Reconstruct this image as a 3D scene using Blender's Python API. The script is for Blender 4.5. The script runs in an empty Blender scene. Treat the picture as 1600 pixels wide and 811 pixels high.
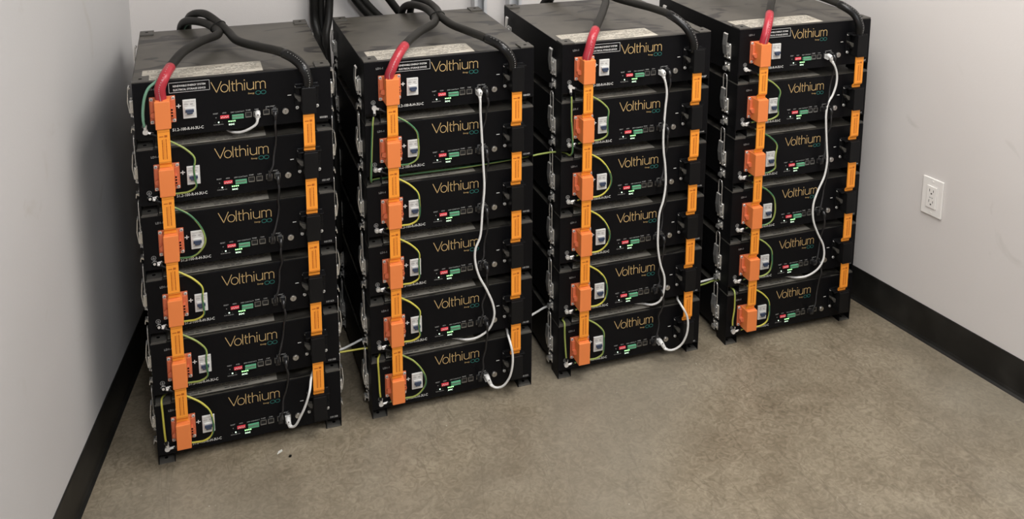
import bpy, bmesh, math, random
from mathutils import Vector, Matrix
random.seed(7)
S = bpy.context.scene
COL = S.collection
PI = math.pi

# ------------------------------------------------------------------ camera
YAW, PITCH, ROLL = 0.3429471583, -0.1800947, 0.0053324
cp, sp = math.cos(PITCH), math.sin(PITCH)
f0, u0, r0 = Vector((0, cp, sp)), Vector((0, -sp, cp)), Vector((1, 0, 0))
rr = r0 * math.cos(ROLL) + u0 * math.sin(ROLL)
uu = -r0 * math.sin(ROLL) + u0 * math.cos(ROLL)
RZ = Matrix.Rotation(-YAW, 3, 'Z')
rr, uu, ff = RZ @ rr, RZ @ uu, RZ @ f0
cd = bpy.data.cameras.new('camera')
cam = bpy.data.objects.new('camera', cd)
COL.objects.link(cam)
m = Matrix(((rr.x, uu.x, -ff.x), (rr.y, uu.y, -ff.y), (rr.z, uu.z, -ff.z))).to_4x4()
m.translation = Vector((0.14115919, -2.21210882, 1.60963583))
cam.matrix_world = m
cd.sensor_width = 36
cd.lens = 36 * 1477.6392 / 1600
cd.shift_x = (800 - 817.4273) / 1600
cd.shift_y = (-55.7223 - 405.5) / 1600
cd.clip_start = 0.05
S.camera = cam

# ------------------------------------------------------------------ world, light level
S.view_settings.view_transform = 'Standard'
S.view_settings.look = 'None'
S.view_settings.exposure = 0.1
S.view_settings.gamma = 1.0
S.view_settings.use_curve_mapping = False
w = bpy.data.worlds.new('world')
S.world = w
w.use_nodes = True
w.node_tree.nodes['Background'].inputs[0].default_value = (0.9, 0.95, 1, 1)
w.node_tree.nodes['Background'].inputs[1].default_value = 0.3
PANEL_POWER = 4.0      # emission strength of the ceiling light panel
PANEL_SPOTS = [(1.4, -0.75)]
PANEL_SIZE = (1.2, 1.2)
def area(name, loc, size, power, color=(1, .96, .9)):
    l = bpy.data.lights.new(name, 'AREA'); l.shape = 'RECTANGLE'
    l.size, l.size_y = size; l.energy = power; l.color = color
    o = bpy.data.objects.new(name, l); o.location = loc; COL.objects.link(o)
for i, (x, y) in enumerate(PANEL_SPOTS):
    area('ceiling_lamp', (x, y, 2.38), PANEL_SIZE, 25, (1, .965, .93))
area('added_fill_lamp', (0.45, -2.3, 2.38), (.6, 1.2), 44, (.93, .955, 1))  # added cool fill, no known fixture; lifts left wall shadow and module gaps

# ------------------------------------------------------------------ materials
def lin(c): return tuple(((v / 255) / 12.92 if v / 255 <= .04045 else ((v / 255 + .055) / 1.055) ** 2.4) for v in c)
def mat(name, col, rough=.5, metal=0.0, spec=.5, emit=None, es=0, coat=0):
    m = bpy.data.materials.new(name); m.use_nodes = True
    b = m.node_tree.nodes['Principled BSDF']
    b.inputs['Base Color'].default_value = (*col, 1)
    b.inputs['Roughness'].default_value = rough
    b.inputs['Metallic'].default_value = metal
    b.inputs['Specular IOR Level'].default_value = spec
    b.inputs['Coat Weight'].default_value = coat
    if emit:
        b.inputs['Emission Color'].default_value = (*emit, 1)
        b.inputs['Emission Strength'].default_value = es
    return m
def noise_mix(m, cols, scale, detail=4, lo=.4, hi=.6, vec='Object', stretch=(1, 1, 1), dist=0):
    """colour ramp over noise; returns (nodes, links, noise output)"""
    nt = m.node_tree; n, l = nt.nodes, nt.links
    tc = n.new('ShaderNodeTexCoord'); mp = n.new('ShaderNodeMapping')
    mp.inputs['Scale'].default_value = stretch
    l.new(tc.outputs[vec], mp.inputs[0])
    nz = n.new('ShaderNodeTexNoise'); nz.inputs['Scale'].default_value = scale
    nz.inputs['Detail'].default_value = detail; nz.inputs['Distortion'].default_value = dist
    l.new(mp.outputs[0], nz.inputs['Vector'])
    cr = n.new('ShaderNodeValToRGB')
    cr.color_ramp.elements[0].position = lo; cr.color_ramp.elements[0].color = (*cols[0], 1)
    cr.color_ramp.elements[1].position = hi; cr.color_ramp.elements[1].color = (*cols[1], 1)
    l.new(nz.outputs[0], cr.inputs[0])
    return n, l, mp, nz, cr
def mixc(n, l, a, b, fac, mode='MIX'):
    x = n.new('ShaderNodeMix'); x.data_type = 'RGBA'; x.blend_type = mode
    if isinstance(fac, (int, float)): x.inputs[0].default_value = fac
    else: l.new(fac, x.inputs[0])
    for s, v in ((x.inputs[6], a), (x.inputs[7], b)):
        if isinstance(v, tuple): s.default_value = (*v, 1)
        else: l.new(v, s)
    return x.outputs[2]

M = {}
M['black'] = mat('black_powder_coat', (.0045, .0045, .005), .5, spec=.14)
M['panel'] = mat('black_front_panel', (.0042, .0042, .005), .4, spec=.12)
M['plastic'] = mat('black_plastic', (.0055, .0055, .006), .38, spec=.2)
M['void'] = mat('dark_opening', (.002, .002, .002), .8, spec=.1)
M['grey_plate'] = mat('dusty_corner_plate', (.062, .058, .050), .5)
M['chrome'] = mat('zinc_plated_steel', (.74, .73, .70), .26, .8)
M['screw'] = mat('bright_screw_steel', (.80, .79, .76), .35, .45)
M['screw_slot'] = mat('screw_slot', (.12, .12, .11), .6)
M['steel'] = mat('brushed_steel', (.55, .54, .52), .35, 1.0)
M['orange'] = mat('orange_cover_plastic', (.76, .215, .058), .45, spec=.4)
M['orange_base'] = mat('orange_red_base_plastic', (.60, .15, .065), .4)
M['strap'] = mat('orange_insulation', (.90, .32, .035), .42, spec=.4)
M['strap_dark'] = mat('dark_orange_print', (.42, .10, .006), .5)
M['gold'] = mat('gold_print', (.50, .345, .15), .5)
M['white_print'] = mat('white_print', (.68, .68, .66), .5)
M['grey_print'] = mat('grey_print', (.36, .36, .35), .5)
M['teal'] = mat('teal_print', (.018, .15, .13), .5)
M['label'] = mat('printed_label_paper', (.36, .335, .285), .5)
M['label_ink'] = mat('label_ink', (.10, .095, .085), .6)
M['breaker'] = mat('white_breaker_plastic', (.62, .62, .60), .4)
M['toggle'] = mat('blue_grey_toggle', (.03, .045, .085), .4)
M['red_sw'] = mat('red_dip_switch', (.72, .055, .075), .4)
M['green_tb'] = mat('green_terminal_block', (.10, .34, .19), .4)
M['port_cavity'] = mat('port_cavity', (.004, .004, .004), .6)
M['port_frame'] = mat('port_frame_metal', (.38, .38, .37), .35, 1.0)
M['led'] = mat('lit_green_led', (.3, .9, .3), .4, emit=(.35, 1, .3), es=2.6)
M['led_off'] = mat('unlit_led', (.03, .035, .03), .3)
M['white_led'] = mat('lit_white_led', (.8, 1, .85), .4, emit=(.75, 1, .75), es=1.8)
M['white_cable'] = mat('white_cable_jacket', (.66, .66, .64), .45)
M['white_plug'] = mat('white_plug', (.68, .68, .66), .35)
M['cable'] = mat('black_rubber_cable', (.007, .0068, .006), .45, spec=.2)
M['cable_dust'] = mat('dusty_black_cable', (.016, .015, .013), .5, spec=.25)
M['shrink'] = mat('black_heat_shrink', (.006, .006, .006), .3, spec=.35)
M['red'] = mat('red_heat_shrink', (.38, .026, .040), .32, spec=.5)
M['patch'] = mat('black_patch_cable', (.010, .010, .011), .28, spec=.6)
M['wire_y'] = mat('yellow_wire_insulation', (.50, .46, .07), .4)
M['wire_yg'] = mat('yellow_green_wire_insulation', (.26, .32, .08), .4)
M['wire_g'] = mat('green_wire_insulation', (.045, .15, .065), .4)
M['wire_pale'] = mat('pale_green_wire_insulation', (.16, .34, .23), .4)
M['yellow_line'] = mat('yellow_wire', (.5, .45, .08), .5)
M['galv'] = mat('galvanised_steel', (.60, .61, .62), .5, .35)
M['outlet'] = mat('white_outlet_plastic', (.76, .74, .71), .3, spec=.5)
M['outlet_slot'] = mat('outlet_slot', (.05, .045, .04), .5)
M['debris'] = mat('white_scrap', (.6, .6, .56), .6)

# dusty case lid: dust with wiped stains
m = mat('dusty_case_lid', (.07, .065, .055), .42, spec=.5); M['lid'] = m
n, l, mp, nz, cr = noise_mix(m, ((.052, .048, .040), (.080, .073, .060)), 9, 3, .35, .62, vec='Object')
n2 = n.new('ShaderNodeTexNoise'); n2.inputs['Scale'].default_value = 7.5; n2.inputs['Detail'].default_value = 1.5; n2.inputs['Distortion'].default_value = 1.2
oi = n.new('ShaderNodeObjectInfo'); va = n.new('ShaderNodeVectorMath'); va.operation = 'MULTIPLY_ADD'
tc = n.new('ShaderNodeTexCoord'); cb = n.new('ShaderNodeCombineXYZ')
l.new(oi.outputs['Random'], cb.inputs[0]); l.new(oi.outputs['Random'], cb.inputs[1])
va.inputs[1].default_value = (1, 2.2, 1); l.new(tc.outputs['Object'], va.inputs[0])
sc = n.new('ShaderNodeVectorMath'); sc.operation = 'SCALE'; sc.inputs['Scale'].default_value = 9; l.new(cb.outputs[0], sc.inputs[0])
l.new(sc.outputs[0], va.inputs[2]); l.new(va.outputs[0], n2.inputs['Vector'])
r2 = n.new('ShaderNodeValToRGB'); r2.color_ramp.elements[0].position = .575; r2.color_ramp.elements[1].position = .605
l.new(n2.outputs[0], r2.inputs[0])
o = mixc(n, l, cr.outputs[0], (.022, .020, .018), r2.outputs[0])
l.new(o, n['Principled BSDF'].inputs['Base Color'])

# label paper: worn
m = M['label']
n, l, mp, nz, cr = noise_mix(m, ((.34, .31, .255), (.52, .485, .415)), 28, 5, .35, .65, stretch=(.5, 2, 1))
l.new(cr.outputs[0], n['Principled BSDF'].inputs['Base Color'])

# painted wall
m = mat('painted_drywall', (.62, .60, .57), .55, spec=.3); M['wall'] = m
n, l, mp, nz, cr = noise_mix(m, ((.60, .572, .552), (.63, .602, .583)), 2.2, 3, .3, .7)
sm = n.new('ShaderNodeTexNoise'); sm.inputs['Scale'].default_value = 5; sm.inputs['Detail'].default_value = 6; sm.inputs['Distortion'].default_value = 1.2
l.new(mp.outputs[0], sm.inputs['Vector'])
rs = n.new('ShaderNodeValToRGB'); rs.color_ramp.elements[0].position = .64; rs.color_ramp.elements[1].position = .72
rs.color_ramp.elements[1].color = (.45, .45, .45, 1); l.new(sm.outputs[0], rs.inputs[0])
o = mixc(n, l, cr.outputs[0], (.42, .40, .37), rs.outputs[0])
l.new(o, n['Principled BSDF'].inputs['Base Color'])
bp_ = n.new('ShaderNodeBump'); bp_.inputs['Strength'].default_value = .08; bp_.inputs['Distance'].default_value = .002
fn = n.new('ShaderNodeTexNoise'); fn.inputs['Scale'].default_value = 180; l.new(mp.outputs[0], fn.inputs['Vector'])
l.new(fn.outputs[0], bp_.inputs['Height']); l.new(bp_.outputs[0], n['Principled BSDF'].inputs['Normal'])

M['wall_dimmed'] = m.copy(); M['wall_dimmed'].name = 'dimmed_drywall'  # left wall's weaker light put into its colour, a darker greyer copy
for nd in M['wall_dimmed'].node_tree.nodes:
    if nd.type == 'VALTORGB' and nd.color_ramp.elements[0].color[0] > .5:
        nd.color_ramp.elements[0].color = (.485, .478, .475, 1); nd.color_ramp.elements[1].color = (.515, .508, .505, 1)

# sealed concrete floor
m = mat('sealed_concrete', (.26, .215, .15), .42, spec=.4); M['floor'] = m
n, l, mp, nz, cr = noise_mix(m, ((.180, .149, .106), (.268, .230, .171)), 4.5, 12, .3, .7, dist=1.0)
fz = n.new('ShaderNodeTexNoise'); fz.inputs['Scale'].default_value = 42; fz.inputs['Detail'].default_value = 8; fz.inputs['Distortion'].default_value = 2.2
l.new(mp.outputs[0], fz.inputs['Vector'])
rf = n.new('ShaderNodeValToRGB'); rf.color_ramp.elements[0].position = .3; rf.color_ramp.elements[0].color = (.66, .64, .60, 1)
rf.color_ramp.elements[1].position = .72; rf.color_ramp.elements[1].color = (1.16, 1.16, 1.14, 1); l.new(fz.outputs[0], rf.inputs[0])
o = mixc(n, l, cr.outputs[0], rf.outputs[0], 1.0, 'MULTIPLY')
# trowel swirls and thin dark scratches
wv = n.new('ShaderNodeTexNoise'); wv.inputs['Scale'].default_value = 20; wv.inputs['Detail'].default_value = 12; wv.inputs['Distortion'].default_value = 1.6
l.new(mp.outputs[0], wv.inputs['Vector'])
ab = n.new('ShaderNodeMath'); ab.operation = 'SUBTRACT'; ab.inputs[1].default_value = .5; l.new(wv.outputs[0], ab.inputs[0])
a2 = n.new('ShaderNodeMath'); a2.operation = 'ABSOLUTE'; l.new(ab.outputs[0], a2.inputs[0])
rw = n.new('ShaderNodeValToRGB'); rw.color_ramp.elements[0].position = 0; rw.color_ramp.elements[0].color = (.30, .30, .30, 1)
rw.color_ramp.elements[1].position = .022; rw.color_ramp.elements[1].color = (0, 0, 0, 1); l.new(a2.outputs[0], rw.inputs[0])
o = mixc(n, l, o, (.12, .095, .062), rw.outputs[0])
sw = n.new('ShaderNodeTexNoise'); sw.inputs['Scale'].default_value = 2.3; sw.inputs['Detail'].default_value = 5; sw.inputs['Distortion'].default_value = .7
mp2 = n.new('ShaderNodeMapping'); mp2.inputs['Scale'].default_value = (3.2, .6, 1); mp2.inputs['Rotation'].default_value = (0, 0, .35); l.new(n['Texture Coordinate'].outputs['Object'], mp2.inputs[0]); l.new(mp2.outputs[0], sw.inputs['Vector'])
s1 = n.new('ShaderNodeMath'); s1.operation = 'SUBTRACT'; s1.inputs[1].default_value = .47; l.new(sw.outputs[0], s1.inputs[0])
s2 = n.new('ShaderNodeMath'); s2.operation = 'ABSOLUTE'; l.new(s1.outputs[0], s2.inputs[0])
s3 = n.new('ShaderNodeValToRGB'); s3.color_ramp.elements[0].position = 0; s3.color_ramp.elements[0].color = (.55, .55, .55, 1); s3.color_ramp.elements[1].position = .006; s3.color_ramp.elements[1].color = (0, 0, 0, 1)
l.new(s2.outputs[0], s3.inputs[0]); o = mixc(n, l, o, (.11, .088, .060), s3.outputs[0])
# greyish worn patches and pale specks
gp = n.new('ShaderNodeTexNoise'); gp.inputs['Scale'].default_value = 1.3; gp.inputs['Detail'].default_value = 3; l.new(mp.outputs[0], gp.inputs['Vector'])
rg = n.new('ShaderNodeValToRGB'); rg.color_ramp.elements[0].position = .48; rg.color_ramp.elements[1].position = .68
rg.color_ramp.elements[1].color = (.45, .45, .45, 1); l.new(gp.outputs[0], rg.inputs[0])
o = mixc(n, l, o, (.235, .215, .175), rg.outputs[0])
vo = n.new('ShaderNodeTexVoronoi'); vo.inputs['Scale'].default_value = 26; l.new(mp.outputs[0], vo.inputs['Vector'])
rv = n.new('ShaderNodeValToRGB'); rv.color_ramp.elements[0].position = .035; rv.color_ramp.elements[0].color = (1, 1, 1, 1)
rv.color_ramp.elements[1].position = .06; rv.color_ramp.elements[1].color = (0, 0, 0, 1); l.new(vo.outputs['Distance'], rv.inputs[0])
mk = n.new('ShaderNodeTexNoise'); mk.inputs['Scale'].default_value = 2.5; l.new(mp.outputs[0], mk.inputs['Vector'])
rk = n.new('ShaderNodeValToRGB'); rk.color_ramp.elements[0].position = .6; rk.color_ramp.elements[1].position = .62; l.new(mk.outputs[0], rk.inputs[0])
mm = n.new('ShaderNodeMath'); mm.operation = 'MULTIPLY'; l.new(rv.outputs[0], mm.inputs[0]); l.new(rk.outputs[0], mm.inputs[1])
o = mixc(n, l, o, (.42, .39, .33), mm.outputs[0])
l.new(o, n['Principled BSDF'].inputs['Base Color'])
bb = n.new('ShaderNodeBump'); bb.inputs['Strength'].default_value = .12; bb.inputs['Distance'].default_value = .003
l.new(fz.outputs[0], bb.inputs['Height']); l.new(bb.outputs[0], n['Principled BSDF'].inputs['Normal'])

M['foot_inside'] = mat('dusty_foot_tread', (.085, .080, .070), .5)
M['base'] = mat('black_rubber_baseboard', (.012, .0115, .0105), .42, spec=.3)
n, l, mp, nz, cr = noise_mix(M['base'], ((.008, .0078, .007), (.018, .0172, .0155)), 14, 5, .4, .7)
l.new(cr.outputs[0], n['Principled BSDF'].inputs['Base Color'])
M['panel_light'] = mat('light_diffuser', (.9, .9, .9), .6, emit=(1, .97, .92), es=PANEL_POWER)

# ------------------------------------------------------------------ mesh helpers
class MB:
    """collects shapes and links them as one mesh object"""
    def __init__(s): s.v, s.f, s.mi, s.sm = [], [], [], []
    def add(s, vs, fs, mi=0, smooth=False):
        k = len(s.v); s.v += [tuple(v) for v in vs]
        for f in fs: s.f.append(tuple(i + k for i in f)); s.mi.append(mi); s.sm.append(smooth)
    def box(s, a, b, mi=0, bev=0):
        x0, y0, z0 = a; x1, y1, z1 = b
        if bev <= 0:
            s.add([(x0,y0,z0),(x1,y0,z0),(x1,y1,z0),(x0,y1,z0),(x0,y0,z1),(x1,y0,z1),(x1,y1,z1),(x0,y1,z1)],
                  [(0,3,2,1),(4,5,6,7),(0,1,5,4),(1,2,6,5),(2,3,7,6),(3,0,4,7)], mi); return
        bm = bmesh.new(); bmesh.ops.create_cube(bm, size=1)
        for v in bm.verts: v.co = Vector(((x0+x1)/2 + v.co.x*(x1-x0), (y0+y1)/2 + v.co.y*(y1-y0), (z0+z1)/2 + v.co.z*(z1-z0)))
        bmesh.ops.bevel(bm, geom=list(bm.edges), offset=bev, segments=2, affect='EDGES', profile=.5)
        s.bm(bm, mi)
    def bm(s, bm, mi=0, smooth=False):
        bm.verts.index_update()
        s.add([v.co.copy() for v in bm.verts], [[v.index for v in f.verts] for f in bm.faces], mi, smooth); bm.free()
    def cyl(s, p, q, r, n=16, mi=0, r2=None, cap=True):
        p, q = Vector(p), Vector(q); d = (q - p).normalized(); r2 = r if r2 is None else r2
        a = d.orthogonal().normalized(); b = d.cross(a)
        vs = []
        for c, rad in ((p, r), (q, r2)):
            for i in range(n): t = 2*PI*i/n; vs.append(c + a*math.cos(t)*rad + b*math.sin(t)*rad)
        s.add(vs, [(i, (i+1) % n, n+(i+1) % n, n+i) for i in range(n)], mi, True)
        if cap: s.add(vs, [tuple(range(n-1, -1, -1)), tuple(range(n, 2*n))], mi)
    def tube(s, pts, r, n=10, mi=0, sub=6, stripe=None, cap=True, rfun=None):
        P = smooth_path(pts, sub) if sub > 1 else [Vector(p) for p in pts]
        N = len(P); T = [(P[min(i+1, N-1)] - P[max(i-1, 0)]).normalized() for i in range(N)]
        a = T[0].orthogonal().normalized(); vs = []
        for i in range(N):
            a = (a - T[i]*a.dot(T[i])).normalized(); b = T[i].cross(a)
            ri = r if rfun is None else rfun(i/(N-1))
            for k in range(n): t = 2*PI*k/n; vs.append(P[i] + a*math.cos(t)*ri + b*math.sin(t)*ri)
        base = len(s.v); s.v += [tuple(v) for v in vs]
        for i in range(N-1):
            for k in range(n):
                s.f.append((base+i*n+k, base+i*n+(k+1) % n, base+(i+1)*n+(k+1) % n, base+(i+1)*n+k))
                mm = mi
                if stripe is not None and (k + int(i*stripe[2])) % n < stripe[1]: mm = stripe[0]
                s.mi.append(mm); s.sm.append(True)
        if cap:
            s.f.append(tuple(base+k for k in range(n-1, -1, -1))); s.mi.append(mi); s.sm.append(False)
            s.f.append(tuple(base+(N-1)*n+k for k in range(n))); s.mi.append(mi); s.sm.append(False)
    def prism(s, poly, axis, a, b, mi=0):
        """extrude polygon (2D list) along axis 'x','y','z' from a to b"""
        def P(u, v, w): return {'x': (w, u, v), 'y': (u, w, v), 'z': (u, v, w)}[axis]
        n = len(poly)
        vs = [P(u, v, a) for u, v in poly] + [P(u, v, b) for u, v in poly]
        s.add(vs, [tuple(range(n)), tuple(range(2*n-1, n-1, -1))] + [(i, n+i, n+(i+1) % n, (i+1) % n) for i in range(n)], mi)
    def mesh(s, name, mats):
        me = bpy.data.meshes.new(name); me.from_pydata(s.v, [], s.f); 
        for m_ in (mats if isinstance(mats, (list, tuple)) else [mats]): me.materials.append(M[m_])
        me.polygons.foreach_set('material_index', s.mi); me.polygons.foreach_set('use_smooth', s.sm)
        bm = bmesh.new(); bm.from_mesh(me); bmesh.ops.recalc_face_normals(bm, faces=bm.faces); bm.to_mesh(me); bm.free()
        me.update(); return me
    def build(s, name, mats, parent=None, loc=None, label=None):
        return link(name, s.mesh(name, mats), parent, loc, label)
def link(name, me, parent=None, loc=None, label=None):
    o = bpy.data.objects.new(name, me); COL.objects.link(o)
    if parent: o.parent = parent
    if loc: o.location = loc
    if label: o['label'] = label
    return o
def smooth_path(pts, sub):
    P = [Vector(p) for p in pts]; out = []
    E = [P[0]*2 - P[1]] + P + [P[-1]*2 - P[-2]]
    for i in range(1, len(E)-2):
        p0, p1, p2, p3 = E[i-1:i+3]
        # centripetal Catmull-Rom
        t0 = 0; t1 = t0 + max((p1-p0).length, 1e-6)**.5; t2 = t1 + max((p2-p1).length, 1e-6)**.5; t3 = t2 + max((p3-p2).length, 1e-6)**.5
        for k in range(sub):
            t = t1 + (t2-t1)*k/sub
            A1 = p0*((t1-t)/(t1-t0)) + p1*((t-t0)/(t1-t0)); A2 = p1*((t2-t)/(t2-t1)) + p2*((t-t1)/(t2-t1)); A3 = p2*((t3-t)/(t3-t2)) + p3*((t-t2)/(t3-t2))
            B1 = A1*((t2-t)/(t2-t0)) + A2*((t-t0)/(t2-t0)); B2 = A2*((t3-t)/(t3-t1)) + A3*((t-t1)/(t3-t1))
            out.append(B1*((t2-t)/(t2-t1)) + B2*((t-t1)/(t2-t1)))
    out.append(P[-1]); return out
def empty(name, label, cat, loc=(0, 0, 0), rz=0, group=None):
    o = bpy.data.objects.new(name, None); COL.objects.link(o); o.empty_display_size = .05
    o.location = loc; o.rotation_euler = (0, 0, rz); o['label'] = label; o['category'] = cat
    if group: o['group'] = group
    return o
def tag(o, label, cat, group=None):
    o['label'] = label; o['category'] = cat
    if group: o['group'] = group
    return o
def struct(o): o['kind'] = 'structure'; return o
def kids(o): return list(o.children)
def copy_tree(o, parent=None):
    c = o.copy(); COL.objects.link(c)
    if parent: c.parent = parent
    for ch in kids(o): copy_tree(ch, c)
    return c
def text_mb(strs, mi=0, bold=.006):
    """list of (text, x, z, size, align, xscale) written on the front plane (faces -y)"""
    mb = MB()
    for t, x, z, size, al, xs in strs:
        cu = bpy.data.curves.new('t', 'FONT'); cu.body = t; cu.size = size; cu.resolution_u = 2; cu.align_x = al; cu.offset = size*bold
        ob = bpy.data.objects.new('t', cu); COL.objects.link(ob)
        bpy.context.view_layer.update()
        me = bpy.data.meshes.new_from_object(ob.evaluated_get(bpy.context.evaluated_depsgraph_get()))
        vs = [(x + v.co.x*xs, 0, z + v.co.y) for v in me.vertices]
        mb.add(vs, [tuple(p.vertices) for p in me.polygons], mi)
        bpy.data.objects.remove(ob); bpy.data.curves.remove(cu); bpy.data.meshes.remove(me)
    return mb
def ribbon(mb, pts, w, closed=False, mi=0):
    """flat stroke of width w in the xz plane"""
    P = [Vector((p[0], p[1])) for p in pts]; n = len(P); L = []
    for i in range(n):
        if closed: a, b = P[(i-1) % n], P[(i+1) % n]
        else: a, b = P[max(i-1, 0)], P[min(i+1, n-1)]
        t = (b - a).normalized(); nn = Vector((-t.y, t.x))
        k = 1.0
        if closed or 0 < i < n-1:
            t1 = (P[i] - P[(i-1) % n]).normalized(); k = 1/max(.45, abs(nn.dot(Vector((-t1.y, t1.x)))))
        L.append((P[i] + nn*w/2*k, P[i] - nn*w/2*k))
    vs = []
    for a, b in L: vs += [(a.x, 0, a.y), (b.x, 0, b.y)]
    m_ = n if closed else n-1
    mb.add(vs, [(2*i, 2*i+1, (2*i+3) % (2*n), (2*i+2) % (2*n)) for i in range(m_)], mi)

# ================================================================== the room
CW = (0.6401)                                  # back wall plane
def lx(y): return -0.1497 + 0.1853*y           # left wall
def rx(y): return 2.1225 - 0.1501*y            # right wall
FY = -3.9; CH = 2.45
def wall(name, a, b, thick, z0, z1, side, mt, bev=None):
    """vertical slab from a to b (xy), thickness away from the room"""
    a, b = Vector((*a, 0)), Vector((*b, 0)); d = (b - a).normalized(); n = Vector((-d.y, d.x, 0))*side
    mb = MB(); q = [a, b, b + n*thick, a + n*thick]
    vs = [(p.x, p.y, z0) for p in q] + [(p.x, p.y, z1) for p in q]
    mb.add(vs, [(0,1,2,3),(4,7,6,5),(0,4,5,1),(1,5,6,2),(2,6,7,3),(3,7,4,0)])
    return struct(mb.build(name, mt))
LB, LF = (lx(CW), CW), (lx(FY), FY)
RB, RF = (rx(CW), CW), (rx(FY), FY)
wall('wall_left', LF, LB, .1, 0, CH, 1, 'wall_dimmed')
wall('wall_right', RF, RB, .1, 0, CH, -1, 'wall')
wall('wall_back', (LB[0]-.1, CW), (RB[0]+.1, CW), .1, 0, CH, 1, 'wall')
wall('wall_front', (LF[0]-.1, FY), (RF[0]+.1, FY), .1, 0, CH, -1, 'wall')
mb = MB(); mb.box((-1.2, -4.1, -.1), (3.1, .8, 0)); struct(mb.build('floor', 'floor'))
mb = MB(); mb.box((-1.2, -4.1, CH), (3.1, .8, CH+.1)); struct(mb.build('ceiling', 'wall'))
# rubber cove baseboard, profile swept along each wall
def baseboard(name, a, b, side):
    a, b = Vector((*a, 0)), Vector((*b, 0)); d = (b-a).normalized(); n = Vector((d.y, -d.x, 0))*side
    prof = [(0, 0), (.013, 0), (.013, .0015), (.007, .006), (.004, .014), (.0035, .1075), (.0025, .1094), (0, .1094)]
    vs = []
    for p in (a, b): vs += [(p.x + n.x*u, p.y + n.y*u, z) for u, z in prof]
    k = len(prof); mb = MB()
    mb.add(vs, [(i, (i+1) % k, k+(i+1) % k, k+i) for i in range(k)] + [tuple(range(k)), tuple(range(2*k-1, k-1, -1))])
    struct(mb.build(name, 'base'))
baseboard('baseboard_left', LF, LB, 1)
baseboard('baseboard_right', RF, RB, -1)
baseboard('baseboard_back', LB, RB, 1)
for i, (x, y) in enumerate(PANEL_SPOTS + [(0.45, -2.3)]):
    sx, sy = (PANEL_SIZE if i < len(PANEL_SPOTS) else (.6, 1.2))  # last panel is the housing of the added fill lamp
    e = empty('ceiling_light', 'flat white ceiling light panel above the battery stacks' if i == 0 else 'flat white fill panel added on the ceiling behind the viewer', 'ceiling light', (x, y, CH-.06))
    mb = MB(); mb.box((-sx/2-.02, -sy/2-.02, .0), (sx/2+.02, sy/2+.02, .06), bev=.004); mb.build('frame', 'outlet', e)
    mb = MB(); mb.box((-sx/2, -sy/2, -.003), (sx/2, sy/2, 0)); mb.build('diffuser', 'panel_light', e)

# ================================================================== battery module
W, D, H, DZ, FT = .442, .485, .13235, .16094, .02445
FOOT = FT - .0004
def screw(mb, x, z, y, r=.0042, mi=0):
    mb.cyl((x, y, z), (x, y-.0022, z), r, 14, mi, r2=r*.8)
    mb.box((x-r*.62, y-.0026, z-.0006), (x+r*.62, y-.0021, z+.0006), mi+1)
    mb.box((x-.0006, y-.0026, z-r*.62), (x+.0006, y-.0021, z+r*.62), mi+1)
def make_latch(side, y, loop=True):
    """draw latch on a case side; side -1 left, +1 right"""
    x0 = 0 if side < 0 else W
    X = lambda t: x0 + side*t
    mb = MB()
    def bx(t0, t1, y0, y1, z0, z1, mi=0, bev=.0004):
        a, b = sorted((X(t0), X(t1))); mb.box((a, y0, z0), (b, y1, z1), mi, bev)
    bx(0, .0018, y-.016, y+.016, .036, .082)                     # base plate
    bx(.0018, .010, y-.012, y-.0105, .050, .080); bx(.0018, .010, y+.0105, y+.012, .050, .080)   # cheeks
    mb.prism([(X(.0085), .112), (X(.012), .110), (X(.0145), .078), (X(.011), .050), (X(.0095), .050), (X(.0125), .078), (X(.0103), .1085)], 'y', y-.0105, y+.0105)
    mb.cyl((X(.007), y-.014, .074), (X(.007), y+.014, .074), .0026, 10)
    mb.cyl((X(.006), y-.013, .056), (X(.006), y+.013, .056), .002, 10)
    for s in (-.0065, .0065):
        for k in range(7): mb.cyl((X(.006), y+s, .040+k*.0032), (X(.006), y+s, .0418+k*.0032), .0031, 10)
    for s in (-.010, .010):
        mb.cyl((X(.0018), y+s, .041), (X(.0042), y+s, .041), .0035, 10, r2=.0022)
        mb.cyl((X(.0018), y+s, .079), (X(.0042), y+s, .079), .0035, 10, r2=.0022)
    if loop:
        mb.tube([(X(.005), y-.009, .076), (X(.0055), y-.009, .11), (X(.006), y-.009, .143), (X(.006), y-.006, .151), (X(.006), y+.006, .151), (X(.006), y+.009, .143), (X(.0055), y+.009, .11), (X(.005), y+.009, .076)], .0017, 8, sub=3)
    else:
        mb.cyl((X(.0095), y-.006, .108), (X(.0095), y+.006, .108), .003, 10)
    return mb.mesh('latch', 'chrome')
def make_keeper(side, y):
    x0 = 0 if side < 0 else W; X = lambda t: x0 + side*t
    mb = MB(); a, b = sorted((X(0), X(.0018))); mb.box((a, y-.014, .002), (b, y+.014, .026), bev=.0004)
    mb.prism([(X(.0018), .006), (X(.008), .010), (X(.0095), .002), (X(.011), .003), (X(.0095), .0135), (X(.0018), .011)], 'y', y-.009, y+.009)
    for s in (-.008, .008): mb.cyl((X(.0018), y+s, .020), (X(.004), y+s, .020), .0034, 10, r2=.0022)
    return mb.mesh('latch_keeper', 'chrome')
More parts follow.
